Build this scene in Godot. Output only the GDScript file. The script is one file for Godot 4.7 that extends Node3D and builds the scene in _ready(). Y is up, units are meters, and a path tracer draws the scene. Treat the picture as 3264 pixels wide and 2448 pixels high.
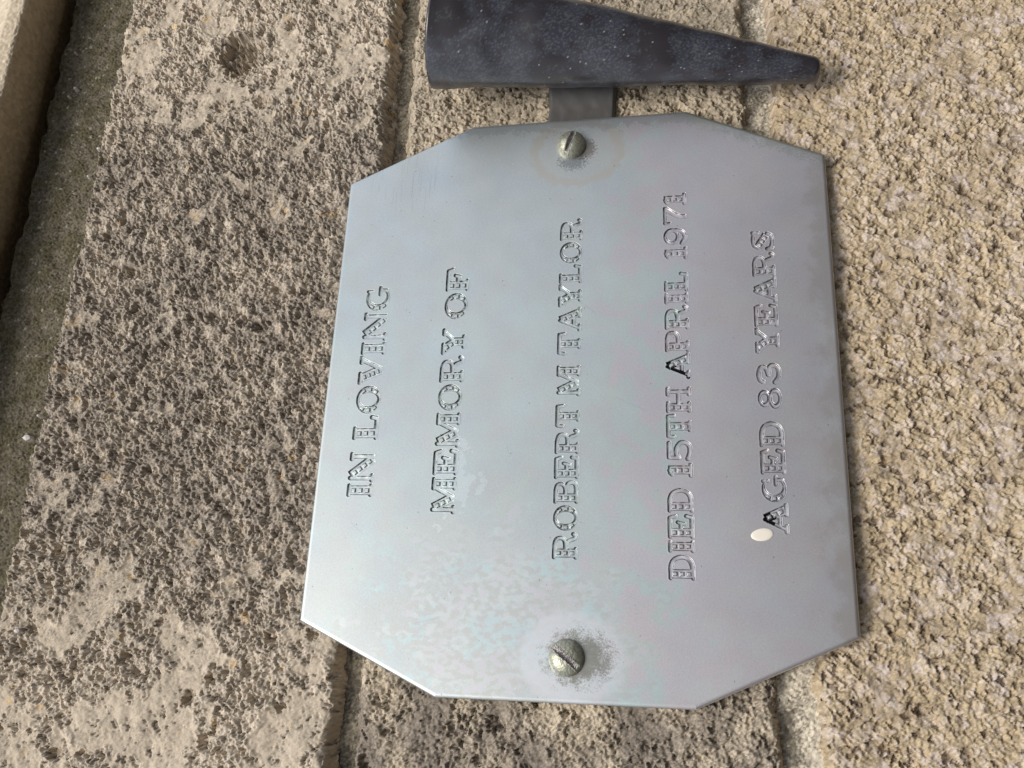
extends Node3D
# A stamped metal memorial plaque screwed to a wall of rough stone blocks, with a dark cone vase on a strap.
# The photograph was taken with the camera rolled a quarter turn, so here the camera's right is the world's down.
# Shapes are worked out in millimetres and scaled to metres as they are built.

const MM := 0.001
var taken := {}

# ---------------------------------------------------------------- bookkeeping
func numbered(called: String, parent: Node) -> String:
	var key := str(parent.get_instance_id()) + called
	var n: int = taken.get(key, 0)
	taken[key] = n + 1
	return called if n == 0 else "%s_%03d" % [called, n]

func part(called: String, mesh: Mesh, material: Material, parent: Node) -> MeshInstance3D:
	var o := MeshInstance3D.new()
	o.name = numbered(called, parent)
	o.mesh = mesh
	o.material_override = material
	parent.add_child(o, true)
	return o

func thing(called: String, label: String, category: String, group := "") -> Node3D:
	var o := Node3D.new()
	o.name = numbered(called, self)
	add_child(o, true)
	o.set_meta("label", label)
	o.set_meta("category", category)
	if group != "":
		o.set_meta("group", group)
	return o

func simplex(seed_number: int, frequency: float, octaves := 1) -> FastNoiseLite:
	var n := FastNoiseLite.new()
	n.seed = seed_number
	n.noise_type = FastNoiseLite.TYPE_SIMPLEX_SMOOTH
	n.frequency = frequency
	n.fractal_type = FastNoiseLite.FRACTAL_FBM if octaves > 1 else FastNoiseLite.FRACTAL_NONE
	n.fractal_octaves = octaves
	return n

func cells(seed_number: int, frequency: float, values: bool) -> FastNoiseLite:
	var n := FastNoiseLite.new()
	n.seed = seed_number
	n.noise_type = FastNoiseLite.TYPE_CELLULAR
	n.frequency = frequency
	n.fractal_type = FastNoiseLite.FRACTAL_NONE
	n.cellular_jitter = 1.0
	n.cellular_distance_function = FastNoiseLite.DISTANCE_EUCLIDEAN
	n.cellular_return_type = FastNoiseLite.RETURN_CELL_VALUE if values else FastNoiseLite.RETURN_DISTANCE
	return n

# positions along one axis: fine steps from a to b, growing steps beyond, out to lo and hi
func axis(lo: float, a: float, b: float, hi: float, step: float) -> PackedFloat32Array:
	var left := []
	var v := a
	var s := step
	while v > lo:
		s *= 1.35
		v = maxf(v - s, lo)
		left.push_front(v)
	var out := PackedFloat32Array(left)
	var n := maxi(1, int(round((b - a) / step)))
	for i in n + 1:
		out.append(a + (b - a) * i / n)
	v = b
	s = step
	while v < hi:
		s *= 1.35
		v = minf(v + s, hi)
		out.append(v)
	return out

# a grid of w x h points (millimetres) as one smooth mesh facing +z when x runs right and y up
func grid_mesh(w: int, h: int, p: PackedVector3Array, c: PackedColorArray, skip: PackedByteArray, uv := PackedVector2Array()) -> ArrayMesh:
	var n := w * h
	var normals := PackedVector3Array()
	normals.resize(n)
	var scaled := PackedVector3Array()
	scaled.resize(n)
	for j in h:
		var jd := maxi(j - 1, 0) * w
		var ju := mini(j + 1, h - 1) * w
		var row := j * w
		for i in w:
			var a := p[row + mini(i + 1, w - 1)] - p[row + maxi(i - 1, 0)]
			var b := p[ju + i] - p[jd + i]
			normals[row + i] = a.cross(b).normalized()
			scaled[row + i] = p[row + i] * MM
	var idx := PackedInt32Array()
	idx.resize((w - 1) * (h - 1) * 6)
	var k := 0
	var masked := skip.size() == n
	for j in h - 1:
		for i in w - 1:
			var q := j * w + i
			if masked and skip[q] + skip[q + 1] + skip[q + w] + skip[q + w + 1] == 4:
				continue
			idx[k] = q
			idx[k + 1] = q + w
			idx[k + 2] = q + 1
			idx[k + 3] = q + 1
			idx[k + 4] = q + w
			idx[k + 5] = q + w + 1
			k += 6
	idx.resize(k)
	var arrays := []
	arrays.resize(Mesh.ARRAY_MAX)
	arrays[Mesh.ARRAY_VERTEX] = scaled
	arrays[Mesh.ARRAY_NORMAL] = normals
	if c.size() == n:
		arrays[Mesh.ARRAY_COLOR] = c
	if uv.size() == n:
		arrays[Mesh.ARRAY_TEX_UV] = uv
	arrays[Mesh.ARRAY_INDEX] = idx
	var m := ArrayMesh.new()
	m.add_surface_from_arrays(Mesh.PRIMITIVE_TRIANGLES, arrays)
	return m

func vertex_material(rough: float, metal := 0.0, spec := 0.3) -> StandardMaterial3D:
	var m := StandardMaterial3D.new()
	m.vertex_color_use_as_albedo = true
	m.roughness = rough
	m.metallic = metal
	m.metallic_specular = spec
	return m

# ---------------------------------------------------------------- the plaque's outline (millimetres, its face at z = 0)
const PW := 75.3
const PH := 63.5
const CUT_X := 15.9
const CUT_Y := 34.5

func octagon(inset: float) -> PackedVector2Array:
	var base := PackedVector2Array([Vector2(PW - CUT_X, PH), Vector2(PW, PH - CUT_Y), Vector2(PW, -PH + CUT_Y), Vector2(PW - CUT_X, -PH),
		Vector2(-PW + CUT_X, -PH), Vector2(-PW, -PH + CUT_Y), Vector2(-PW, PH - CUT_Y), Vector2(-PW + CUT_X, PH)])
	if inset == 0.0:
		return base
	var out := PackedVector2Array()
	for i in 8:
		var e0 := (base[i] - base[(i + 7) % 8]).normalized()
		var e1 := (base[(i + 1) % 8] - base[i]).normalized()
		var n0 := Vector2(e0.y, -e0.x)
		var n1 := Vector2(e1.y, -e1.x)
		var b := (n0 + n1).normalized()
		out.append(base[i] + b * (inset / b.dot(n0)))
	return out

func behind_plaque(x: float, y: float, inset: float) -> bool:
	var ax := absf(x)
	var ay := absf(y)
	return ax < PW - inset and ay < PH - inset and (ax - PW) * CUT_Y + (ay - PH + CUT_Y) * CUT_X < -inset * 38.0

# ---------------------------------------------------------------- stone blocks
# kind 0: pitted, grimy block above; 1: block behind the plaque; 2: coarse buff block below
func stone_block(kind: int, top: float, top_slope: float, bottom: float, bottom_slope: float, x0: float, x1: float, y0: float, y1: float, step: float, base_z: float) -> ArrayMesh:
	var sd := 11 + kind * 50
	var xs := axis(-260.0, x0, x1, 260.0, step)
	var ys := axis(bottom - 2.5, maxf(y0, bottom - 2.5), minf(y1, top + 2.5), top + 2.5, step)
	var w := xs.size()
	var h := ys.size()
	var p := PackedVector3Array()
	var c := PackedColorArray()
	var skip := PackedByteArray()
	p.resize(w * h)
	c.resize(w * h)
	skip.resize(w * h)
	var grain_size := [0.9, 1.0, 1.0][kind] as float
	var stone_size := [3.2, 2.6, 3.0][kind] as float
	var gd := cells(sd, 1.0 / grain_size, false)
	var gv := cells(sd, 1.0 / grain_size, true)
	var bd := cells(sd + 1, 1.0 / stone_size, false)
	var bv := cells(sd + 1, 1.0 / stone_size, true)
	var pd := cells(sd + 2, 1.0 / 5.5, false)
	var pv := cells(sd + 2, 1.0 / 5.5, true)
	var warp := simplex(sd + 3, 0.45, 2)
	var fine := simplex(sd + 4, 1.1, 2)
	var low := simplex(sd + 5, 0.035, 3)
	var mid := simplex(sd + 6, 0.16, 3)
	var edge := simplex(sd + 7, 0.12, 4)
	var speck := simplex(sd + 8, 2.1, 2)
	var patch := simplex(sd + 9, 0.045, 4)
	var tint := simplex(sd + 10, 0.09, 3)
	var crev := simplex(sd + 12, 0.14, 3)
	var grain_amp := [0.8, 0.9, 0.76][kind] as float
	var stone_amp := [1.0, 0.85, 0.62][kind] as float
	var stone_from := [0.25, 0.3, 0.1][kind] as float
	var fine_amp := [0.5, 0.34, 0.3][kind] as float
	var low_amp := [1.0, 0.7, 0.7][kind] as float
	var pit_from := [0.74, 0.76, 0.74][kind] as float
	var pit_depth := [1.7, 1.6, 1.5][kind] as float
	# cavities that the photograph shows, as x, y, radius, depth
	var holes := [Vector4(111.5, 107.0, 7.2, 7.0), Vector4(107.0, 104.0, 4.5, 3.0), Vector4(82.4, 114.0, 3.0, 2.2), Vector4(92.0, 110.0, 2.2, 1.8), Vector4(-43.5, 134.0, 2.6, 3.0),
		Vector4(-42.0, 123.5, 1.6, 2.2), Vector4(-30.0, 118.0, 1.8, 2.4), Vector4(5.0, 128.0, 1.5, 2.2), Vector4(22.0, 101.0, 1.6, 2.0), Vector4(-63.0, 72.0, 1.8, 2.0)]
	for j in h:
		var y := ys[j]
		for i in w:
			var x := xs[i]
			var q := j * w + i
			if behind_plaque(x, y, 9.0):
				p[q] = Vector3(x, y, base_z - 1.5)
				c[q] = Color(0.3, 0.25, 0.18)
				skip[q] = 1
				continue
			var wx := x + warp.get_noise_2d(x, y) * 0.75
			var wy := y + warp.get_noise_2d(x + 300.0, y) * 0.75
			var d1 := gd.get_noise_2d(wx, wy) + 1.0
			var v1 := gv.get_noise_2d(wx, wy)
			var d2 := bd.get_noise_2d(wx, wy) + 1.0
			var v2 := bv.get_noise_2d(wx, wy)
			var d3 := pd.get_noise_2d(wx, wy) + 1.0
			var v3 := pv.get_noise_2d(wx, wy)
			var lo := low.get_noise_2d(x, y)
			var md := mid.get_noise_2d(x, y)
			var pt := patch.get_noise_2d(x, y)
			var ed := edge.get_noise_2d(x, y)
			var e_top := top + top_slope * x - y
			var e_bot := y - bottom - bottom_slope * x
			var e := minf(e_top, e_bot) + ed * 1.5 + v1 * 0.15
			var yc := y + maxf(0.0, 0.6 - e) * 1.6 * (1.0 if e_top < e_bot else -1.0)
			var sp := speck.get_noise_2d(x, yc)
			var fn := fine.get_noise_2d(x, yc)
			var tn := tint.get_noise_2d(x, y)
			# worn, smoother skin: wide areas of the upper block, thin crests elsewhere
			var skin := 0.0
			if kind == 0:
				skin = clampf((pt - 0.02) * 3.0 + smoothstep(70.0, 118.0, x) * 0.34 + smoothstep(-48.0, -82.0, x) * 0.95 - smoothstep(-60.0, -20.0, x) * smoothstep(95.0, 60.0, x) * 0.75 + md * 0.8, 0.0, 1.0)
			var dome := 1.0 - d1 * d1 * 1.5
			var hh := grain_amp * dome + v1 * 0.24
			var big := v2 > stone_from
			if big:
				var sh := stone_amp * (1.15 - d2 * d2 * 2.1)
				if sh > hh:
					hh = lerpf(sh, hh, 0.25)
				else:
					big = false
			if v1 < -0.8:
				hh -= 0.6
			hh += fn * fine_amp + lo * low_amp + md * ([1.45, 0.8, 0.6][kind] as float)
			var worn := false
			if kind == 0:
				# crooked crevices, and crests rubbed down to a flat skin
				var crack := absf(crev.get_noise_2d(x, y * 1.4))
				if crack < 0.1:
					hh -= 1.3 * (1.0 - crack / 0.1) * clampf(0.6 - skin, 0.0, 0.6) * 1.6
				var level := lo * low_amp + md * 0.45 + lerpf(1.9, -0.15, skin)
				if hh > level:
					hh = level + (hh - level) * 0.16
					worn = true
			else:
				var level2 := lo * low_amp + md * 0.7 + lerpf(1.5, -0.05, clampf(pt * 1.8 + 0.22 + tn * 0.8, 0.0, 1.0))
				if hh > level2:
					hh = level2 + (hh - level2) * 0.42
			if v3 > pit_from:
				var r3 := (0.16 + 0.22 * (v3 - pit_from) / (1.0 - pit_from)) * (1.0 + ed * 0.5 + fn * 0.8)
				var k3 := 1.0 - d3 / r3
				if k3 > 0.0:
					hh -= pit_depth * minf(1.0, k3 * 2.2)
			if kind == 0:
				for hole: Vector4 in holes:
					var dx := x - hole.x
					var dy := y - hole.y
					if absf(dx) < hole.z * 1.6 and absf(dy) < hole.z * 1.6:
						var k4 := 1.0 - sqrt(dx * dx + dy * dy) / (hole.z * (1.0 + ed * 0.5 + v1 * 0.12 + fn * 0.15))
						if k4 > 0.0:
							hh -= hole.w * minf(1.0, k4 * 3.5) * (0.85 + 0.25 * v1) - grain_amp * 0.9 * dome
			var z := base_z + hh
			if e < 2.2:
				var f := clampf(1.0 - e / 2.2, 0.0, 1.0)
				z -= f * f * 1.6
				if e < 0.3:
					z += (e - 0.3) * 2.4 + fn * minf(0.3 - e, 1.0) * 0.7
			p[q] = Vector3(x, y, maxf(z, -13.0))
			# what each grain is made of
			var r := 0.0
			var g := 0.0
			var b := 0.0
			var own := v2 if big else v1
			var jit := speck.get_noise_2d(x * 3.7 + 500.0, yc * 3.7)
			var lift := 1.0 + own * 0.3 + sp * ([0.46, 0.4, 0.32][kind] as float) + jit * ([0.42, 0.36, 0.28][kind] as float)
			if kind == 2:
				r = 0.495 * lift
				g = 0.398 * lift
				b = 0.27 * lift
				if own > 0.55:
					g *= 1.04
					b *= 1.22
				elif own < -0.72:
					r *= 0.78
					g *= 0.76
					b *= 0.82
				if tn + v1 * 0.12 > 0.34:
					b *= 1.14
					g *= 1.02
				elif pt + v1 * 0.2 > 0.22:
					r *= 0.86
					g *= 0.85
					b *= 0.86
			elif kind == 1:
				r = 0.48 * lift
				g = 0.41 * lift
				b = 0.315 * lift
				# grimier towards the camera's end, where the photograph shows grey grains
				if pt + sp * 0.6 - x * 0.007 > 0.42:
					r *= 0.62
					g *= 0.62
					b *= 0.66
			else:
				r = 0.54 * lift
				g = 0.47 * lift
				b = 0.385 * lift
				if worn:
					var even := 1.0 + (lift - 1.0) * 0.45
					r = 0.57 * even
					g = 0.487 * even
					b = 0.385 * even
				if tn > 0.5 and big:
					r *= 1.05
					g *= 0.93
					b *= 0.72
			if kind != 2:
				# black lichen and soot, in separate specks
				var soot := pt * 0.55 + sp * 0.85 + v1 * 0.3 + jit * 0.6
				var limit := 0.5
				if kind == 0:
					limit = 0.62 - 0.62 * smoothstep(-95.0, -35.0, x + md * 22.0) * smoothstep(118.0, 70.0, x + md * 26.0) + skin * 0.35
				if soot > limit:
					var dark := 0.4 if soot > limit + 0.35 else 0.58
					r *= dark
					g *= dark
					b *= dark * 1.04
			c[q] = Color(clampf(r, 0.02, 0.9), clampf(g, 0.02, 0.9), clampf(b, 0.015, 0.9))
	return grid_mesh(w, h, p, c, skip)

# kind 0: broad damp bed under the coping; 1: upper joint; 2: lower joint
func mortar(kind: int, y0: float, y1: float, z: float, x0: float, x1: float, step: float) -> ArrayMesh:
	var xs := axis(-260.0, x0, x1, 260.0, step)
	var ys := axis(y0, y0, y1, y1, step)
	var w := xs.size()
	var h := ys.size()
	var p := PackedVector3Array()
	var c := PackedColorArray()
	var skip := PackedByteArray()
	p.resize(w * h)
	c.resize(w * h)
	skip.resize(w * h)
	var sd := 300 + kind * 20
	var fine := simplex(sd, 1.4, 2)
	var low := simplex(sd + 1, 0.06, 3)
	var gd := cells(sd + 2, 1.5, false)
	var gv := cells(sd + 2, 1.5, true)
	var patch := simplex(sd + 3, 0.11, 4)
	var speck := simplex(sd + 4, 1.2, 2)
	for j in h:
		var y := ys[j]
		for i in w:
			var x := xs[i]
			var q := j * w + i
			if behind_plaque(x, y, 9.0):
				p[q] = Vector3(x, y, z)
				c[q] = Color(0.3, 0.28, 0.24)
				skip[q] = 1
				continue
			var v1 := gv.get_noise_2d(x, y)
			var pt := patch.get_noise_2d(x, y)
			var sp := speck.get_noise_2d(x, y)
			var fn := fine.get_noise_2d(x, y)
			var dd := gd.get_noise_2d(x, y) + 1.0
			var zz := z + low.get_noise_2d(x, y) * 0.9 + fn * 0.42 - dd * 0.5 + v1 * 0.08 + pt * 0.35
			var r := 0.0
			var g := 0.0
			var b := 0.0
			var lift := 1.0 + v1 * 0.36 + sp * 0.3
			if kind == 0:
				# broken inner edge of the bed, under the coping
				var gap := y - 171.0 - pt * 0.8 - low.get_noise_2d(x, y) * 1.0
				if gap > 0.0:
					zz -= gap * (1.2 + gap * 0.6)
				r = 0.178 * lift
				g = 0.156 * lift
				b = 0.116 * lift
				if pt + sp * 0.35 > 0.05:          # green algae
					r *= 0.76
					g *= 0.77
					b *= 0.67
				if v1 > 0.97:                        # pale sand grains
					r = 0.4
					g = 0.38
					b = 0.32
			elif kind == 1:
				r = 0.285 * lift
				g = 0.25 * lift
				b = 0.19 * lift
				if sp + pt * 0.8 > 0.12:
					r *= 0.5
					g *= 0.5
					b *= 0.52
			else:
				var across := (y - y0) / (y1 - y0)
				zz -= 2.2 * absf(across - 0.42) * absf(across - 0.42) * 4.0 * -0.35
				r = 0.62 * lift
				g = 0.56 * lift
				b = 0.46 * lift
				if sp + pt * 0.9 > 0.5 - 0.6 * smoothstep(0.4, 0.8, across + pt * 0.3):   # black spots, thick along the upper half
					r *= 0.45
					g *= 0.44
					b *= 0.42
			p[q] = Vector3(x, y, zz)
			c[q] = Color(clampf(r, 0.01, 0.9), clampf(g, 0.01, 0.9), clampf(b, 0.01, 0.9))
	return grid_mesh(w, h, p, c, skip)

# the stone course above: flat soffit, a crumbly lower arris, a pale face leaning back
func coping_mesh() -> ArrayMesh:
	var prof := PackedVector2Array()    # (z, y)
	for i in 46:
		prof.append(Vector2(-14.0 + 23.0 * i / 45.0, 176.2 - 1.2 * i / 45.0))
	for i in 8:
		var a := (i + 1) / 8.0 * PI * 0.5
		prof.append(Vector2(9.0 + sin(a) * 1.3, 176.3 - cos(a) * 1.3))
	for i in 10:
		prof.append(Vector2(10.3, 176.3 + (i + 1) * 0.42))
	for i in 60:
		prof.append(Vector2(10.3 - (i + 1) * 0.33, 180.5 + (i + 1) * 0.62))
	var xs := axis(-260.0, 20.0, 160.0, 260.0, 0.4)
	var w := xs.size()
	var h := prof.size()
	var p := PackedVector3Array()
	var c := PackedColorArray()
	p.resize(w * h)
	c.resize(w * h)
	var gd := cells(401, 0.9, false)
	var gv := cells(401, 0.9, true)
	var fine := simplex(403, 0.9, 3)
	var low := simplex(404, 0.08, 3)
	for j in h:
		var t := prof[j]
		var soffit := j < 46
		for i in w:
			var x := xs[i]
			var s := float(j) * 0.5
			var d := gd.get_noise_2d(x, s) + 1.0
			var v := gv.get_noise_2d(x, s)
			var f := fine.get_noise_2d(x, s)
			var bump := (0.55 * (1.0 - d * d * 1.5) + v * 0.2 + f * 0.3) * (0.8 if j >= 46 else 0.5)
			var l := low.get_noise_2d(x, 3.0) * 0.5
			p[j * w + i] = Vector3(x, t.y + l - (bump if soffit else 0.0), t.x + (0.0 if soffit else bump * 0.6))
			var lift := 1.0 + v * 0.16 + f * 0.12
			c[j * w + i] = Color(0.64, 0.54, 0.41) * lift
	return grid_mesh(w, h, p, c, PackedByteArray())

# ---------------------------------------------------------------- stamped letters
# each glyph: width, then strokes on a height of 1.
# "S" x (heavy upright with feet), "D" x0 y0 x1 y1 panels (heavy slanted bar), "T" r x y x y ... (thin path), "O" cx cy rx ry ix iy (ring)
const GLYPHS := {
	"I": [0.52, ["S", 0.26]],
	"N": [1.14, ["T", 0.078, 0.13, 0.06, 0.13, 0.94], ["T", 0.07, 0.03, 0.05, 0.24, 0.05], ["D", 0.24, 0.93, 0.92, 0.08, 4], ["T", 0.078, 1.01, 0.08, 1.01, 0.94], ["T", 0.07, 0.9, 0.95, 1.12, 0.95]],
	"L": [0.94, ["S", 0.25], ["T", 0.078, 0.25, 0.06, 0.84, 0.06, 0.88, 0.27]],
	"V": [1.1, ["D", 0.22, 0.93, 0.55, 0.1, 4], ["T", 0.078, 0.6, 0.1, 0.98, 0.94], ["T", 0.07, 0.86, 0.95, 1.1, 0.95], ["T", 0.07, 0.02, 0.95, 0.42, 0.95]],
	"O": [1.12, ["O", 0.56, 0.5, 0.55, 0.5, 0.29, 0.4]],
	"G": [1.06, ["C", 0.54, 0.5, 0.52, 0.5, 0.34, 0.39], ["T", 0.066, 0.9, 0.14, 0.92, 0.42], ["T", 0.066, 0.72, 0.42, 1.02, 0.42], ["T", 0.06, 0.86, 0.95, 0.87, 0.77]],
	"M": [1.42, ["T", 0.078, 0.12, 0.06, 0.12, 0.92], ["T", 0.07, 0.02, 0.05, 0.23, 0.05], ["D", 0.2, 0.9, 0.6, 0.13, 3], ["T", 0.078, 0.62, 0.12, 1.02, 0.92], ["S", 1.16]],
	"E": [1.06, ["S", 0.25], ["T", 0.078, 0.25, 0.94, 0.9, 0.94, 0.97, 0.74], ["T", 0.07, 0.3, 0.5, 0.66, 0.5], ["T", 0.07, 0.63, 0.37, 0.7, 0.62], ["T", 0.078, 0.25, 0.06, 0.92, 0.06, 0.98, 0.27]],
	"F": [1.0, ["S", 0.25], ["T", 0.078, 0.25, 0.94, 0.88, 0.94, 0.95, 0.74], ["T", 0.07, 0.3, 0.5, 0.64, 0.5], ["T", 0.07, 0.61, 0.37, 0.68, 0.62]],
	"R": [1.14, ["S", 0.25], ["T", 0.075, 0.25, 0.93, 0.6, 0.93, 0.84, 0.86, 0.91, 0.71, 0.84, 0.55, 0.62, 0.48, 0.3, 0.48], ["T", 0.078, 0.6, 0.48, 0.78, 0.36, 0.88, 0.12, 1.0, 0.06, 1.08, 0.15]],
	"P": [0.98, ["S", 0.25], ["T", 0.08, 0.25, 0.93, 0.6, 0.93, 0.84, 0.86, 0.91, 0.7, 0.84, 0.54, 0.62, 0.46, 0.3, 0.46]],
	"B": [1.02, ["S", 0.25], ["T", 0.075, 0.25, 0.93, 0.62, 0.93, 0.84, 0.85, 0.86, 0.67, 0.66, 0.53, 0.3, 0.53], ["T", 0.08, 0.6, 0.52, 0.86, 0.44, 0.95, 0.28, 0.86, 0.12, 0.62, 0.065, 0.25, 0.065]],
	"D": [1.08, ["S", 0.25], ["T", 0.085, 0.25, 0.925, 0.58, 0.925, 0.86, 0.8, 0.98, 0.5, 0.86, 0.2, 0.58, 0.075, 0.25, 0.075]],
	"Y": [1.1, ["D", 0.24, 0.93, 0.52, 0.5, 2], ["D", 0.54, 0.52, 0.54, 0.06, 2], ["T", 0.078, 0.6, 0.5, 0.98, 0.94], ["T", 0.07, 0.88, 0.95, 1.08, 0.95], ["T", 0.07, 0.04, 0.95, 0.44, 0.95], ["T", 0.07, 0.3, 0.05, 0.78, 0.05]],
	"T": [1.08, ["S", 0.54], ["T", 0.078, 0.05, 0.72, 0.09, 0.94, 1.0, 0.94, 1.03, 0.72]],
	"A": [1.14, ["D", 0.56, 0.92, 0.92, 0.08, 3], ["T", 0.065, 0.53, 0.94, 0.13, 0.06], ["T", 0.07, 0.28, 0.32, 0.76, 0.32], ["T", 0.07, 0.02, 0.05, 0.27, 0.05], ["T", 0.07, 0.72, 0.05, 1.12, 0.05]],
	"H": [1.16, ["S", 0.25], ["T", 0.078, 0.3, 0.5, 1.0, 0.5], ["T", 0.085, 0.98, 0.06, 0.98, 0.94], ["T", 0.07, 0.83, 0.95, 1.13, 0.95], ["T", 0.07, 0.83, 0.05, 1.13, 0.05]],
	"S": [0.98, ["T", 0.078, 0.9, 0.72, 0.84, 0.88, 0.58, 0.94, 0.28, 0.9, 0.16, 0.73], ["D", 0.22, 0.7, 0.8, 0.3, 3], ["T", 0.075, 0.86, 0.28, 0.74, 0.1, 0.45, 0.06, 0.18, 0.12, 0.1, 0.28], ["T", 0.078, 0.9, 0.95, 0.9, 0.7], ["T", 0.078, 0.1, 0.05, 0.1, 0.3]],
	"1": [0.58, ["D", 0.32, 0.96, 0.32, 0.04, 3], ["T", 0.07, 0.06, 0.05, 0.56, 0.05], ["T", 0.078, 0.3, 0.92, 0.12, 0.83]],
	"5": [0.98, ["T", 0.078, 0.86, 0.93, 0.2, 0.93, 0.18, 0.54], ["T", 0.085, 0.18, 0.54, 0.36, 0.62, 0.62, 0.62, 0.86, 0.46, 0.88, 0.28, 0.74, 0.1, 0.44, 0.06, 0.14, 0.16]],
	"9": [1.0, ["O", 0.5, 0.66, 0.42, 0.34, 0.26, 0.22], ["T", 0.085, 0.84, 0.66, 0.84, 0.4, 0.72, 0.16, 0.44, 0.06, 0.14, 0.2]],
	"7": [0.98, ["T", 0.065, 0.1, 0.72, 0.1, 0.94, 0.92, 0.94], ["T", 0.11, 0.88, 0.9, 0.6, 0.56, 0.46, 0.28, 0.44, 0.08]],
	"8": [0.98, ["O", 0.49, 0.74, 0.36, 0.26, 0.2, 0.15], ["O", 0.49, 0.27, 0.43, 0.27, 0.26, 0.16]],
	"3": [0.98, ["T", 0.085, 0.14, 0.76, 0.24, 0.9, 0.52, 0.94, 0.78, 0.84, 0.78, 0.64, 0.46, 0.52], ["T", 0.09, 0.46, 0.52, 0.82, 0.44, 0.87, 0.24, 0.7, 0.08, 0.38, 0.06, 0.12, 0.24]],
}
const HEAVY := 0.18

# flat lists for one glyph: capsules (ax, ay, bx, by, r), bars (cx, cy, ux, uy, half length, half width), rings, panels (as bars)
func glyph_shapes(ch: String) -> Dictionary:
	var caps := PackedFloat32Array()
	var bars := PackedFloat32Array()
	var rings := PackedFloat32Array()
	var panels := PackedFloat32Array()
	var g: Array = GLYPHS[ch]
	for k in range(1, g.size()):
		var s: Array = g[k]
		if s[0] == "S" or s[0] == "D":
			var a := Vector2(s[1], 0.97)
			var b := Vector2(s[1], 0.03)
			var count := 3
			if s[0] == "D":
				a = Vector2(s[1], s[2])
				b = Vector2(s[3], s[4])
				count = s[5]
			else:
				for e: float in [0.05, 0.95]:
					caps.append_array(PackedFloat32Array([a.x - 0.2, e, a.x + 0.2, e, 0.06]))
			var u := (b - a).normalized()
			var m := (a + b) * 0.5
			var half := a.distance_to(b) * 0.5
			bars.append_array(PackedFloat32Array([m.x, m.y, u.x, u.y, half, HEAVY]))
			for i in count:
				var t := (i + 0.5) / count
				var o := a.lerp(b, 0.06 + 0.88 * t)
				panels.append_array(PackedFloat32Array([o.x, o.y, u.x, u.y, half * 0.88 / count * 0.58, HEAVY * 0.42]))
		elif s[0] == "T":
			var r: float = s[1]
			var path := []
			for i in range(2, s.size(), 2):
				path.append(Vector2(s[i], s[i + 1]))
			if path.size() > 4:      # round the bowls
				var fine := [path[0]]
				for i in path.size() - 1:
					var p0: Vector2 = path[maxi(i - 1, 0)]
					var p3: Vector2 = path[mini(i + 2, path.size() - 1)]
					for q in 3:
						fine.append((path[i] as Vector2).cubic_interpolate(path[i + 1], p0, p3, (q + 1) / 3.0))
				path = fine
			for i in path.size() - 1:
				caps.append_array(PackedFloat32Array([path[i].x, path[i].y, path[i + 1].x, path[i + 1].y, r]))
		else:
			var closed: bool = s[0] == "O"
			rings.append_array(PackedFloat32Array([s[1], s[2], s[3], s[4], s[5], s[6], 1.0 if closed else 0.0]))
			if s[4] > 0.4:
				for side: float in ([-1.0, 1.0] if closed else [-1.0]):
					for a: float in [-0.62, 0.0, 0.62]:
						var rx := (float(s[3]) + float(s[5]) - (0.0 if closed else 0.08)) * 0.5
						var ry := (float(s[4]) + float(s[6])) * 0.5
						var o := Vector2(float(s[1]) + side * cos(a) * rx, float(s[2]) + sin(a) * ry)
						var u := Vector2(-side * sin(a) * rx, cos(a) * ry).normalized()
						panels.append_array(PackedFloat32Array([o.x, o.y, u.x, u.y, 0.085, (0.07 if a == 0.0 else 0.05)]))
	return {"caps": caps, "bars": bars, "rings": rings, "panels": panels, "width": float(g[0])}

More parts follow.
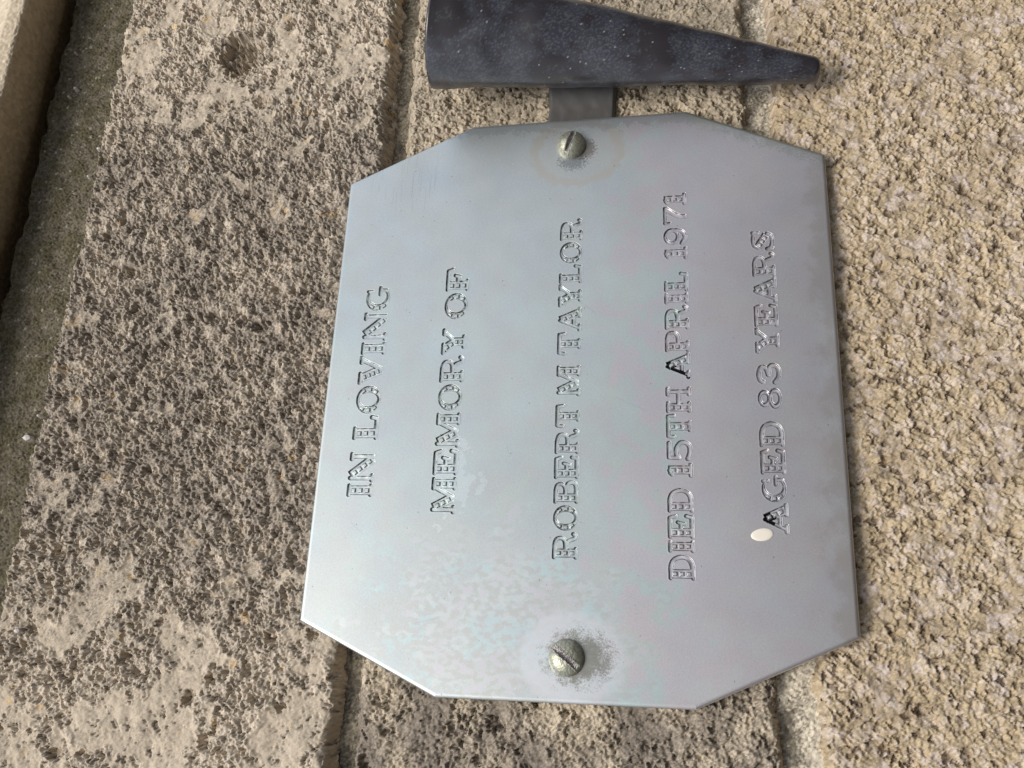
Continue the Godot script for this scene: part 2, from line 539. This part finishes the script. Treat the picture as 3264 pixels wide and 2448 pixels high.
# one stamped letter: the patch of the plaque's face that carries it
func letter_mesh(shape: Dictionary, origin: Vector2, sx: float, hgt: float, u0: float, u1: float, margin: float, slope: float, step: float, depth: float, ink_shade: float) -> ArrayMesh:
	var caps: PackedFloat32Array = shape.caps
	var bars: PackedFloat32Array = shape.bars
	var rings: PackedFloat32Array = shape.rings
	var panels: PackedFloat32Array = shape.panels
	var w := maxi(4, int(ceil((u1 - u0) / step)) + 1)
	var h := int(ceil((hgt + margin * 2.0) / step)) + 1
	var p := PackedVector3Array()
	var uv := PackedVector2Array()
	var c := PackedColorArray()
	p.resize(w * h)
	uv.resize(w * h)
	c.resize(w * h)
	var wob := simplex(int(u0 * 7.0) + 900, 0.5, 2)
	for j in h:
		var yy := -margin + (hgt + margin * 2.0) * j / (h - 1)
		for i in w:
			var xx := u0 + (u1 - u0) * i / (w - 1)
			var q := j * w + i
			var X := (xx - origin.x) / sx
			var Y := yy / hgt
			var d := 9.0
			var k := 0
			while k < caps.size():
				var bx := caps[k + 2] - caps[k]
				var by := caps[k + 3] - caps[k + 1]
				var px := X - caps[k]
				var py := Y - caps[k + 1]
				var t := clampf((px * bx + py * by) / (bx * bx + by * by), 0.0, 1.0)
				px -= bx * t
				py -= by * t
				d = minf(d, sqrt(px * px + py * py) - caps[k + 4])
				k += 5
			k = 0
			while k < bars.size():
				var px := X - bars[k]
				var py := Y - bars[k + 1]
				var al := absf(px * bars[k + 2] + py * bars[k + 3]) - bars[k + 4]
				var ac := absf(py * bars[k + 2] - px * bars[k + 3]) - bars[k + 5]
				d = minf(d, maxf(al, ac))
				k += 6
			k = 0
			while k < rings.size():
				var px := X - rings[k]
				var py := Y - rings[k + 1]
				var lo := sqrt(px * px / (rings[k + 2] * rings[k + 2]) + py * py / (rings[k + 3] * rings[k + 3]))
				var qx := px if rings[k + 6] > 0.5 else px - 0.08      # an open letter is heavy on its left only
				var li := sqrt(qx * qx / (rings[k + 4] * rings[k + 4]) + py * py / (rings[k + 5] * rings[k + 5]))
				var ro := (lo - 1.0) * minf(rings[k + 2], rings[k + 3])
				var ri := (1.0 - li) * minf(rings[k + 4], rings[k + 5])
				var dd := maxf(ro, ri)
				if rings[k + 6] < 0.5:
					dd = maxf(dd, px - 0.33)
				d = minf(d, dd)
				k += 7
			var isle := 9.0
			k = 0
			while k < panels.size():
				var px := X - panels[k]
				var py := Y - panels[k + 1]
				var al := absf(px * panels[k + 2] + py * panels[k + 3]) - panels[k + 4]
				var ac := absf(py * panels[k + 2] - px * panels[k + 3]) - panels[k + 5]
				isle = minf(isle, maxf(al, ac))
				k += 6
			var mm := d * hgt
			var deep := smoothstep(0.09, -0.09, mm)
			deep = minf(deep, lerpf(0.4, 1.0, smoothstep(-0.07, 0.09, isle * hgt)))
			var rim := smoothstep(0.45, 0.1, mm) * smoothstep(0.06, 0.14, mm) * 0.012
			if i == 0 or j == 0 or i == w - 1 or j == h - 1:
				deep = 0.0
				rim = 0.0
			var wx := xx
			var wy := origin.y + yy + slope * xx
			p[q] = Vector3(wx, wy, -depth * deep * (1.0 + wob.get_noise_2d(xx * 0.4, yy * 0.4) * 0.2) + rim)
			uv[q] = Vector2((wx + 76.0) / 152.0, (64.0 - wy) / 128.0)
			# black paint left in the stroke
			var inked := ink_shade > 0.0 and deep > 0.35 and isle > 0.02 and ((Y * 0.6 + (0.9 - X) - wob.get_noise_2d(xx, yy) * 0.35 > 0.72) if ink_shade > 1.0 else (Vector2(X - 0.5, Y - 0.85).length() + wob.get_noise_2d(xx, yy) * 0.15 < 0.36))
			# broken dark line along each stroke and panel: paint traces plus painted edge shade
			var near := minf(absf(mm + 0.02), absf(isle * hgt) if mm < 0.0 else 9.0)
			var edge_shade := wob.get_noise_2d(xx * 1.1 + 50.0, yy * 1.1)
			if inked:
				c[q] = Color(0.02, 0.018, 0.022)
			elif near < 0.085 and edge_shade > -0.2 and i > 0 and j > 0 and i < w - 1 and j < h - 1:
				c[q] = (Color(0.13, 0.125, 0.13) if ink_shade < 0.0 else Color(0.27, 0.26, 0.27)) if edge_shade > 0.12 and near < absf(isle * hgt) else Color(0.45, 0.44, 0.45)
			else:
				c[q] = Color(1, 1, 1)
	return grid_mesh(w, h, p, c, PackedByteArray(), uv)

# flat pieces of the face round the lettering
func face_piece(poly: PackedVector2Array, st: SurfaceTool) -> void:
	var tri := Geometry2D.triangulate_polygon(poly)
	for k in range(0, tri.size(), 3):
		var a := poly[tri[k]]
		var b := poly[tri[k + 1]]
		var c := poly[tri[k + 2]]
		if (b - a).cross(c - a) > 0.0:
			var t := b
			b = c
			c = t
		for v: Vector2 in [a, b, c]:
			st.set_normal(Vector3(0, 0, 1))
			st.set_uv(Vector2((v.x + 76.0) / 152.0, (64.0 - v.y) / 128.0))
			st.set_color(Color(1, 1, 1))
			st.add_vertex(Vector3(v.x, v.y, 0.0) * MM)

func plaque_texture() -> ImageTexture:
	var w := 1064
	var h := 896
	var data := PackedByteArray()
	data.resize(w * h * 3)
	var fine := simplex(501, 1.3, 2)
	var grain := simplex(509, 3.0, 1)
	var low := simplex(502, 0.02, 3)
	var mid := simplex(503, 0.09, 4)
	var blotch := simplex(504, 0.17, 5)
	var hue := simplex(505, 0.06, 3)
	var film := simplex(506, 0.3, 4)
	var s1 := Vector2(66.9, 1.4)
	var s2 := Vector2(-65.6, -0.8)
	var rng := RandomNumberGenerator.new()
	rng.seed = 77
	for j in h:
		var y := 64.0 - 128.0 * (j + 0.5) / h
		for i in w:
			var x := -76.0 + 152.0 * (i + 0.5) / w
			var fn := fine.get_noise_2d(x, y)
			var gr := grain.get_noise_2d(x, y)
			var md := mid.get_noise_2d(x, y)
			var lo := low.get_noise_2d(x, y)
			var hu := hue.get_noise_2d(x, y)
			var fi := film.get_noise_2d(x, y)
			var v := 0.635 + md * 0.03 + lo * 0.05 + gr * 0.055 + fn * 0.03
			# tarnish: faintly green over most of the plate, faintly violet on its lower third
			var tar := 0.05 if y + md * 26.0 + fi * 6.0 + fn * 5.0 > -18.0 else -0.03
			if x < 24.0 + md * 30.0 and md * 0.8 + fi * 0.35 + gr * 0.1 > 0.04:
				tar += 0.025
			var r := v * (1.0 + hu * 0.03 - tar * 0.9)
			var g := v * (1.0 + tar * 0.35)
			var b := v * (1.03 - hu * 0.04 - tar * 0.2)
			# oxide film with sharp-edged patches of grey, cyan and pink near the nearer end
			var reach := 1.0 - Vector2((x + 60.0) / 24.0, (y - 16.0) / 34.0).length() + md * 0.9
			if reach > 0.0:
				var bl := blotch.get_noise_2d(x * 3.0, y * 1.9) + fi * 0.35
				var k := clampf(reach * 2.5, 0.0, 1.0)
				if bl > 0.06:
					var kk := k * clampf((bl - 0.06) * 9.0, 0.0, 1.0)
					if hu > 0.1:
						r = lerpf(r, 0.74, kk * 0.36)
						g = lerpf(g, 0.64, kk * 0.36)
						b = lerpf(b, 0.75, kk * 0.36)
					elif hu > -0.12:
						r = lerpf(r, 0.74, kk * 0.36)
						g = lerpf(g, 0.745, kk * 0.36)
						b = lerpf(b, 0.75, kk * 0.36)
					else:
						r = lerpf(r, 0.56, kk * 0.36)
						g = lerpf(g, 0.75, kk * 0.36)
						b = lerpf(b, 0.78, kk * 0.36)
				elif bl < -0.08:
					var kk := k * clampf((-0.08 - bl) * 8.0, 0.0, 1.0) * 0.6
					r = lerpf(r, 0.58, kk)
					g = lerpf(g, 0.575, kk)
					b = lerpf(b, 0.56, kk)
			# water stain at the nearer screw: pale ring, dark speckled run below
			var q2 := Vector2(x - s2.x, (y - s2.y + 1.2) * 0.86)
			var d2 := q2.length() + fi * 1.7
			if d2 < 15.0:
				var ring := smoothstep(11.8, 8.6, d2) * smoothstep(4.5, 6.5, d2)
				r = lerpf(r, 0.76, ring * 0.58)
				g = lerpf(g, 0.78, ring * 0.58)
				b = lerpf(b, 0.82, ring * 0.58)
				var run := Vector2(x - s2.x, (y - s2.y + 2.9) * 0.78).length() + fi * 2.0 + gr * 1.6 + fn * 1.2
				if run < 5.9:
					var kk := 0.62 if run < 4.7 else 0.26
					r = lerpf(r, 0.14, kk)
					g = lerpf(g, 0.115, kk)
					b = lerpf(b, 0.07, kk)
			# the farther screw: beige tide line and a small blue-black stain
			var q1 := Vector2(x - s1.x + 2.0, (y - s1.y + 1.5) * 0.82)
			var d1 := q1.length() + fi * 1.3
			if d1 < 13.0:
				var line := smoothstep(1.6, 0.4, absf(d1 - 9.6)) + 0.35 * smoothstep(10.0, 8.0, d1)
				r = lerpf(r, 0.6, line * 0.7)
				g = lerpf(g, 0.575, line * 0.7)
				b = lerpf(b, 0.52, line * 0.7)
				var blot := Vector2(x - s1.x + 4.6, (y - s1.y + 0.6) * 0.75).length() + gr * 1.2 + fn * 1.3
				if blot < 2.6:
					r = lerpf(r, 0.16, 0.6)
					g = lerpf(g, 0.18, 0.6)
					b = lerpf(b, 0.2, 0.6)
				var rust := Vector2(x - s1.x + 1.2, y - s1.y + 3.4).length() + gr * 0.9 + fn
				if rust < 3.0:
					r = lerpf(r, 0.13, 0.6)
					g = lerpf(g, 0.09, 0.6)
					b = lerpf(b, 0.06, 0.6)
			# pale watermark round the E of MEMORY
			var q3 := Vector2((x + 24.5) / 9.5, (y - 28.5) / 5.5)
			if q3.length() + fi * 0.8 + md * 0.8 < 0.85:
				r *= 1.1
				g *= 1.12
				b *= 1.12
			# brown weathering along the lower edge, verdigris on the far lower corner, dull line on the far edge
			var low_edge := y + 63.0 + fi * 3.0 + md * 4.0
			if low_edge < 3.2 + gr * 3.0 + fn * 2.5:
				r = lerpf(r, 0.42, 0.35)
				g = lerpf(g, 0.38, 0.35)
				b = lerpf(b, 0.32, 0.35)
			var corner := (x - PW) * CUT_Y + (-y - PH + CUT_Y) * CUT_X
			if x > 40.0 and y < -20.0 and corner / 38.0 + fi * 2.0 + gr * 1.8 + fn * 1.5 > -2.2:
				r = lerpf(r, 0.28, 0.45)
				g = lerpf(g, 0.36, 0.45)
				b = lerpf(b, 0.27, 0.45)
			if x > 72.0 + fi * 2.5 + gr * 1.2 + fn * 0.8:
				r = lerpf(r, 0.34, 0.4)
				g = lerpf(g, 0.37, 0.4)
				b = lerpf(b, 0.39, 0.4)
			var o := (j * w + i) * 3
			data[o] = int(clampf(pow(r, 1.0 / 2.2), 0.0, 1.0) * 255.0)
			data[o + 1] = int(clampf(pow(g, 1.0 / 2.2), 0.0, 1.0) * 255.0)
			data[o + 2] = int(clampf(pow(b, 1.0 / 2.2), 0.0, 1.0) * 255.0)
	var im := Image.create_from_data(w, h, false, Image.FORMAT_RGB8, data)
	# specks and hair scratches
	for k in 150:
		var x := rng.randi_range(4, w - 6)
		var y := rng.randi_range(4, h - 6)
		var col := im.get_pixel(x, y)
		var light := rng.randf() < 0.3
		im.set_pixel(x, y, col.lerp(Color(1, 1, 1) if light else Color(0.2, 0.18, 0.17), rng.randf_range(0.5, 0.95)))
		if rng.randf() < 0.4:
			im.set_pixel(x + 1, y, col.lerp(Color(1, 1, 1) if light else Color(0.2, 0.18, 0.17), 0.5))
	for k in 32:
		var long := rng.randi_range(10, 70) if k > 14 else rng.randi_range(20, 55)
		# a bundle of rubbed lines at the upper far corner, the rest anywhere
		var at := Vector2(rng.randf_range(0.86, 0.965) * w, rng.randf_range(0.05, 0.2) * h) if k < 26 else Vector2(rng.randf() * w, rng.randf() * h)
		var dir := Vector2(-1, rng.randf_range(-0.05, 0.05)) if k < 26 else Vector2.from_angle(rng.randf_range(0, TAU))
		for t in long:
			var v := at + dir * t
			if v.x < 2 or v.y < 2 or v.x > w - 3 or v.y > h - 3:
				break
			var col := im.get_pixelv(Vector2i(v))
			im.set_pixelv(Vector2i(v), col.lerp(Color(0.3, 0.3, 0.33), 0.1))
	return ImageTexture.create_from_image(im)

func build_plaque() -> void:
	var t := thing("memorial_plaque", "grey metal memorial plaque with clipped corners and stamped lettering", "plaque")
	var mat := StandardMaterial3D.new()
	mat.albedo_texture = plaque_texture()
	mat.vertex_color_use_as_albedo = true
	mat.metallic = 0.82
	mat.roughness = 0.41
	# lines of lettering: base y at x = 0, slope, height, words with their start and end x
	var lines := [
		[48.6, 0.004, 6.3, [["IN", -29.4, -18.4], ["LOVING", -14.8, 27.3]]],
		[27.35, 0.003, 5.9, [["MEMORY", -33.2, 14.4], ["OF", 17.3, 31.8]]],
		[-2.3, 0.006, 5.6, [["ROBERT", -43.7, -6.4], ["M", -3.9, 3.8], ["TAYLOR", 6.7, 44.6]]],
		[-28.8, 0.0065, 5.55, [["DIED", -47.9, -27.0], ["15TH", -24.4, -2.5], ["APRIL", 0.0, 28.0], ["1971", 31.7, 50.3]]],
		[-49.75, 0.0, 5.2, [["AGED", -37.1, -11.1], ["83", -8.3, 3.3], ["YEARS", 6.0, 38.4]]],
	]
	var margin := 0.9
	var body := SurfaceTool.new()
	body.begin(Mesh.PRIMITIVE_TRIANGLES)
	var inner := octagon(1.0)
	var upper := [Vector2(-200, 200), Vector2(200, 200)]     # the lower edge of what has been cut so far
	for L: Array in lines:
		var y0: float = L[0] - margin
		var sl: float = L[1]
		var y1: float = L[0] + L[2] + margin
		var words: Array = L[3]
		var xs: float = words[0][1] - 1.2
		var xe: float = words[-1][2] + 1.2
		var top_line := [Vector2(-200, y1 - 200 * sl), Vector2(200, y1 + 200 * sl)]
		var bot_line := [Vector2(-200, y0 - 200 * sl), Vector2(200, y0 + 200 * sl)]
		for poly: PackedVector2Array in Geometry2D.intersect_polygons(inner, PackedVector2Array([upper[0], upper[1], top_line[1], top_line[0]])):
			face_piece(poly, body)
		for side: Array in [[-200.0, xs], [xe, 200.0]]:
			var strip := PackedVector2Array([Vector2(side[0], y1 + sl * side[0]), Vector2(side[1], y1 + sl * side[1]), Vector2(side[1], y0 + sl * side[1]), Vector2(side[0], y0 + sl * side[0])])
			for poly: PackedVector2Array in Geometry2D.intersect_polygons(inner, strip):
				face_piece(poly, body)
		upper = bot_line
		# letters
		var spots := []
		for word: Array in words:
			var txt: String = word[0]
			var total := 0.0
			for ch in txt:
				total += float(GLYPHS[ch][0])
			var gap := 0.1
			total += gap * (txt.length() - 1)
			var sx: float = (word[2] - word[1]) / total
			var x: float = word[1]
			for ch in txt:
				var wd := float(GLYPHS[ch][0]) * sx
				spots.append([ch, x, x + wd, sx])
				x += wd + gap * sx
		for k in spots.size():
			var s: Array = spots[k]
			var u0: float = xs if k == 0 else (float(spots[k - 1][2]) + float(s[1])) * 0.5
			var u1: float = xe if k == spots.size() - 1 else (float(s[2]) + float(spots[k + 1][1])) * 0.5
			var ink_shade := 0.0
			if s[0] == "A" and L == lines[3]:
				ink_shade = 1.15
			elif s[0] == "A" and L == lines[4] and k == 0:
				ink_shade = 0.85
			elif L == lines[1]:
				ink_shade = -1.0      # the second line gets a darker painted outline
			var m := letter_mesh(glyph_shapes(s[0]), Vector2(s[1], L[0]), s[3], L[2], u0, u1, margin, sl, 0.092, 0.48, ink_shade)
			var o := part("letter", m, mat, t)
			if ink_shade > 0.0:
				o.set_meta("label", "stamped letter A still partly filled with black paint")
	for poly: PackedVector2Array in Geometry2D.intersect_polygons(inner, PackedVector2Array([upper[0], upper[1], Vector2(200, -200), Vector2(-200, -200)])):
		face_piece(poly, body)
	# rolled rim and side walls
	var steps := [[1.0, 0.0, 0.0], [0.6, -0.03, 0.18], [0.3, -0.12, 0.5], [0.1, -0.3, 0.95], [0.0, -0.6, 1.5], [0.0, -2.5, 1.57]]
	for s in steps.size() - 1:
		var A := octagon(steps[s][0])
		var B := octagon(steps[s + 1][0])
		for i in 8:
			var j := (i + 1) % 8
			var e := (A[j] - A[i]).normalized()
			var out := Vector3(-e.y, e.x, 0.0)
			var na := Vector3(0, 0, 1) * cos(steps[s][2]) + out * sin(steps[s][2])
			var nb := Vector3(0, 0, 1) * cos(steps[s + 1][2]) + out * sin(steps[s + 1][2])
			var q := [[A[i], steps[s][1], na], [B[j], steps[s + 1][1], nb], [A[j], steps[s][1], na], [A[i], steps[s][1], na], [B[i], steps[s + 1][1], nb], [B[j], steps[s + 1][1], nb]]
			for v: Array in q:
				body.set_normal(v[2])
				body.set_uv(Vector2((v[0].x + 76.0) / 152.0, (64.0 - v[0].y) / 128.0))
				body.set_color(Color(1, 1, 1))
				body.add_vertex(Vector3(v[0].x, v[0].y, v[1]) * MM)
	part("plate", body.commit(), mat, t)
	# a spot of cream paint
	var w := 24
	var h := 40
	var p := PackedVector3Array()
	var c := PackedColorArray()
	for j in h:
		for i in w:
			var a := TAU * i / (w - 1)
			var r := float(j) / (h - 1)
			var wob := 1.0 + 0.05 * sin(a * 2.0 + 0.6) + 0.03 * sin(a * 3.0)
			p.append(Vector3(-37.6 + cos(a) * 1.4 * r * wob * (1.0 - 0.2 * sin(a)) - sin(a) * 0.4 * r, -44.0 + sin(a) * 2.5 * r * wob, 0.02 + 0.28 * sqrt(maxf(0.0, 1.0 - r * r * r * r))))
			c.append(Color(0.88, 0.82, 0.72))
	part("paint_spot", grid_mesh(w, h, p, c, PackedByteArray()), vertex_material(0.5), t).set_meta("label", "oval spot of cream paint")

func build_screw(at: Vector2, radius: float, tall: float, slot: Vector2, slot_half: float, seed_number: int, label: String) -> void:
	var t := thing("screw", label, "screw", "screws holding the plaque")
	t.position = Vector3(at.x, at.y, 0.0) * MM
	var w := 260
	var h := 70
	var p := PackedVector3Array()
	var c := PackedColorArray()
	var n := simplex(seed_number, 0.7, 3)
	var n2 := simplex(seed_number + 1, 2.2, 2)
	var u := slot.normalized()
	for j in h:
		var f := float(j) / (h - 1)
		for i in w:
			var a := TAU * i / (w - 1)
			var r := radius * minf(f * 1.06, 1.0)
			var z := tall * pow(maxf(0.0, 1.0 - pow(r / radius, 2.4)), 0.52)
			if f > 0.944:
				z = -0.05
			var x := cos(a) * r
			var y := sin(a) * r
			var side := x * u.y - y * u.x
			var al := x * u.x + y * u.y
			var b := n2.get_noise_2d(x + 40.0, y)
			z += n.get_noise_2d(x * 0.6, y * 0.6) * 0.1 + b * 0.02
			var col := Color(0.40, 0.40, 0.325)
			var pn := n.get_noise_2d(x * 1.4 + 90.0, y * 1.4) + b * 0.5
			if pn > 0.12:
				col = Color(0.46, 0.48, 0.40)
			elif pn < -0.3:
				col = Color(0.33, 0.32, 0.25)
			var wall := slot_half * (1.0 + n2.get_noise_2d(al, 7.0) * 0.35)
			if absf(side) < wall:
				var floor_z := tall * 0.6 + 0.1 * n2.get_noise_2d(side * 3.0, al * 0.5)
				if z > floor_z:
					z = lerpf(z, floor_z, smoothstep(wall, wall - 0.16, absf(side)))
					col = Color(0.3, 0.27, 0.26) if b < 0.0 else Color(0.47, 0.45, 0.45)
			elif absf(side) < wall + 0.28 and b > 0.05:
				z += 0.14
				col = Color(0.5, 0.49, 0.47)
			p.append(Vector3(x, y, z))
			c.append(col)
	part("head", grid_mesh(w, h, p, c, PackedByteArray()), vertex_material(0.42, 0.6, 0.5), t)

func build_vase() -> void:
	var t := thing("flower_vase", "dark cone-shaped flower vase hung beside the plaque on a metal strap", "vase")
	var A := Vector3(94.3, 35.5, 17.6)
	var B := Vector3(82.0, -62.2, 3.6)
	var ax := (B - A).normalized()
	var e1 := ax.cross(Vector3(0, 0, 1)).normalized()
	var e2 := ax.cross(e1).normalized()
	var long := A.distance_to(B)
	var prof := PackedVector2Array()   # along, radius
	for i in 60:
		prof.append(Vector2(long * 0.97 - long * 0.97 * i / 59.0, 3.0 + (14.0 - 3.0) * i / 59.0))  # inside
	prof.append(Vector2(-0.35, 14.5))
	prof.append(Vector2(-0.35, 15.0))
	for i in 330:
		var f := i / 329.0
		prof.append(Vector2(long * 0.985 * f, 15.3 + (3.55 - 15.3) * f))
	for i in 10:
		var a := (i + 1) / 10.0 * PI * 0.5
		prof.append(Vector2(long * 0.985 + sin(a) * 2.4, 1.2 + cos(a) * 2.3 if i < 9 else 0.02))
	var w := 200
	var h := prof.size()
	var p := PackedVector3Array()
	var c := PackedColorArray()
	p.resize(w * h)
	c.resize(w * h)
	var dent := simplex(601, 0.05, 2)
	var bloom := simplex(602, 0.055, 3)
	var speck := simplex(603, 1.5, 3)
	var film := simplex(604, 0.22, 4)
	for j in h:
		for i in w:
			var a := TAU * i / (w - 1)
			var dir := e1 * cos(a) + e2 * sin(a)
			var v := A + ax * prof[j].x + dir * prof[j].y
			var r := prof[j].y + dent.get_noise_3dv(v) * 0.5 * minf(1.0, prof[j].y / 6.0)
			v = A + ax * prof[j].x + dir * r
			p[j * w + i] = v
			var s := speck.get_noise_3dv(v)
			var b := bloom.get_noise_3dv(v)
			var f := film.get_noise_3dv(v)
			var col := Color(0.036, 0.035, 0.042)
			if b + f * 0.7 + s * 0.55 > 0.02:
				col = Color(0.05, 0.052, 0.07)
			if f + s * 0.7 > 0.5:
				col = Color(0.07, 0.073, 0.078)
			if s > 0.4 - b * 0.55:
				col = col.lerp(Color(0.19, 0.2, 0.25), 0.3)
			if s > 0.66:
				col = Color(0.45, 0.47, 0.5)
			c[j * w + i] = col
	var m := vertex_material(0.3, 0.0, 1.0)
	part("cone", grid_mesh(w, h, p, c, PackedByteArray()), m, t)
	# flat strap that runs behind the plaque
	var n := 60
	var k := 40
	var sp := PackedVector3Array()
	var sc := PackedColorArray()
	var edge_at := [-1.0, -0.99, -0.97]
	for j in n:
		var x := 30.0 + 62.0 * j / (n - 1)
		var z := -2.0 + 2.6 * smoothstep(79.0, 91.0, x)
		for i in k:
			var q := -1.0 + 2.0 * i / (k - 1)
			var drop := 0.0
			if i == 0 or i == k - 1:
				drop = 1.6
			elif i == 1 or i == k - 2:
				drop = 0.12
			var half := 9.3 + 0.25 * smoothstep(78.0, 90.0, x) + dent.get_noise_1d(x * 2.0) * 0.2
			var y := -0.6 + (x - 77.0) * -0.05 - q * half
			if i == 0:
				y = -0.6 + (x - 77.0) * -0.05 + half * 0.999
			var f := film.get_noise_2d(x, y)
			sp.append(Vector3(x, y, z - drop + dent.get_noise_2d(x * 4.0, y * 4.0) * 0.1))
			sc.append(Color(0.135, 0.13, 0.132) if f < 0.18 else Color(0.152, 0.148, 0.147))
	var strap := part("strap", grid_mesh(k, n, sp, sc, PackedByteArray()), vertex_material(0.5, 0.3, 0.5), t)
	strap.set_meta("label", "flat grey metal strap")

func build_wall() -> void:
	var t := thing("stone_wall", "rough wall of buff stone blocks with recessed mortar joints", "wall")
	var m := vertex_material(0.93, 0.0, 0.25)
	var step := 0.27
	part("block", stone_block(0, 148.9, 0.0, 55.9, 0.0115, -102.0, 152.0, 50.0, 152.0, step, -4.2), m, t).set_meta("label", "grimy pitted block above the plaque")
	part("block", stone_block(1, 48.9, 0.009, -45.4, 0.010, -102.0, 140.0, -48.0, 52.0, step, -4.4), m, t).set_meta("label", "grainy block behind the plaque")
	part("block", stone_block(2, -53.6, 0.019, -150.0, 0.0, -98.0, 132.0, -125.0, -48.0, step, -4.4), m, t).set_meta("label", "clean coarse buff block below the plaque")
	part("mortar_joint", mortar(0, 144.0, 178.0, -5.6, -75.0, 155.0, 0.3), m, t).set_meta("label", "broad damp mortar bed green with algae")
	part("mortar_joint", mortar(1, 46.0, 60.0, -9.2, -102.0, 140.0, 0.32), m, t)
	part("mortar_joint", mortar(2, -58.0, -42.0, -7.6, -98.0, 130.0, 0.32), m, t)
	# solid wall behind
	var back := BoxMesh.new()
	back.size = Vector3(0.52, 0.33, 0.06)
	var bm := StandardMaterial3D.new()
	bm.albedo_color = Color(0.35, 0.31, 0.25)
	bm.roughness = 0.95
	var core := part("wall_core", back, bm, t)
	core.position = Vector3(0, 0.0135, -0.0445)
	# chips of white quartz caught in the damp bed
	var rng := RandomNumberGenerator.new()
	rng.seed = 5
	for s: Vector3 in [Vector3(-12.3, 152.2, 1.7), Vector3(-6.5, 148.6, 0.8), Vector3(80.5, 149.6, 1.0), Vector3(70.8, 151.0, 0.8), Vector3(104.0, 163.0, 0.8), Vector3(101.0, 164.6, 0.6), Vector3(118.0, 166.0, 0.6), Vector3(-64.0, 141.0, 1.3)]:
		var st := SurfaceTool.new()
		st.begin(Mesh.PRIMITIVE_TRIANGLES)
		st.set_smooth_group(-1)
		var ring := []
		for i in 6:
			var a := TAU * i / 6.0 + rng.randf() * 0.5
			ring.append(Vector3(cos(a) * s.z * rng.randf_range(0.5, 0.8), sin(a) * s.z * rng.randf_range(0.7, 1.15), 0.0))
		for i in 6:
			var a: Vector3 = ring[i]
			var b: Vector3 = ring[(i + 1) % 6]
			var up := Vector3(0, 0, 0.9)
			for v: Vector3 in [a * 0.7 + up, b * 0.7 + up * 0.8, up * 1.05, a - up, b * 0.7 + up * 0.8, a * 0.7 + up, a - up, b - up, b * 0.7 + up * 0.8]:
				st.add_vertex(v * MM)
		st.generate_normals()
		var qm := StandardMaterial3D.new()
		qm.albedo_color = Color(0.83, 0.81, 0.79)
		qm.roughness = 0.4
		part("quartz_chip", st.commit(), qm, t).position = Vector3(s.x, s.y, -5.2 if s.y > 149.0 else -3.6) * MM

func _ready() -> void:
	# camera, sky, sun, exposure
	var cam := Camera3D.new()
	cam.name = "camera"
	cam.fov = 45.07
	cam.near = 0.005
	cam.far = 50.0
	cam.transform = Transform3D(Basis(Vector3(0.04557, -0.98139, -0.18653), Vector3(0.94487, -0.01826, 0.32694), Vector3(-0.32427, -0.19115, 0.92645)).orthonormalized(), Vector3(-0.07538, -0.02937, 0.21307))
	add_child(cam)
	cam.current = true
	var sky_mat := ProceduralSkyMaterial.new()
	sky_mat.sky_top_color = Color(0.70, 0.73, 0.78)
	sky_mat.sky_horizon_color = Color(0.72, 0.73, 0.75)
	sky_mat.ground_bottom_color = Color(0.14, 0.125, 0.10)
	sky_mat.ground_horizon_color = Color(0.26, 0.25, 0.22)
	sky_mat.sun_angle_max = 1.0
	var sky := Sky.new()
	sky.sky_material = sky_mat
	var env := Environment.new()
	env.background_mode = Environment.BG_SKY
	env.sky = sky
	env.tonemap_mode = Environment.TONE_MAPPER_LINEAR
	env.tonemap_exposure = 1.6
	env.sdfgi_enabled = true
	env.ssao_enabled = true
	env.ssil_enabled = true
	var we := WorldEnvironment.new()
	we.name = "sky"
	we.environment = env
	add_child(we)
	var sun := DirectionalLight3D.new()
	sun.name = "sun"
	sun.light_energy = 0.5
	sun.light_color = Color(1.0, 0.975, 0.94)
	sun.light_angular_distance = 26.0
	sun.shadow_enabled = true
	add_child(sun)
	sun.look_at_from_position(Vector3(-0.28, 0.7, 0.75), Vector3.ZERO, Vector3(0, 0, 1))
	# the wall, then what is fixed to it
	build_wall()
	part_coping()
	build_plaque()
	build_screw(Vector2(66.9, 1.4), 4.0, 3.3, Vector2(0.92, -0.33), 0.55, 701, "domed slotted screw at the vase end of the plaque")
	build_screw(Vector2(-65.6, -0.8), 4.1, 2.2, Vector2(-0.62, -0.78), 0.6, 711, "flatter slotted screw ringed by a pale water stain")
	build_vase()

func part_coping() -> void:
	var o := MeshInstance3D.new()
	o.name = "coping_stone"
	o.mesh = coping_mesh()
	o.material_override = vertex_material(0.93, 0.0, 0.25)
	add_child(o)
	o.set_meta("label", "pale stone coping overhanging the damp mortar bed, brown underneath")
	o.set_meta("category", "coping stone")
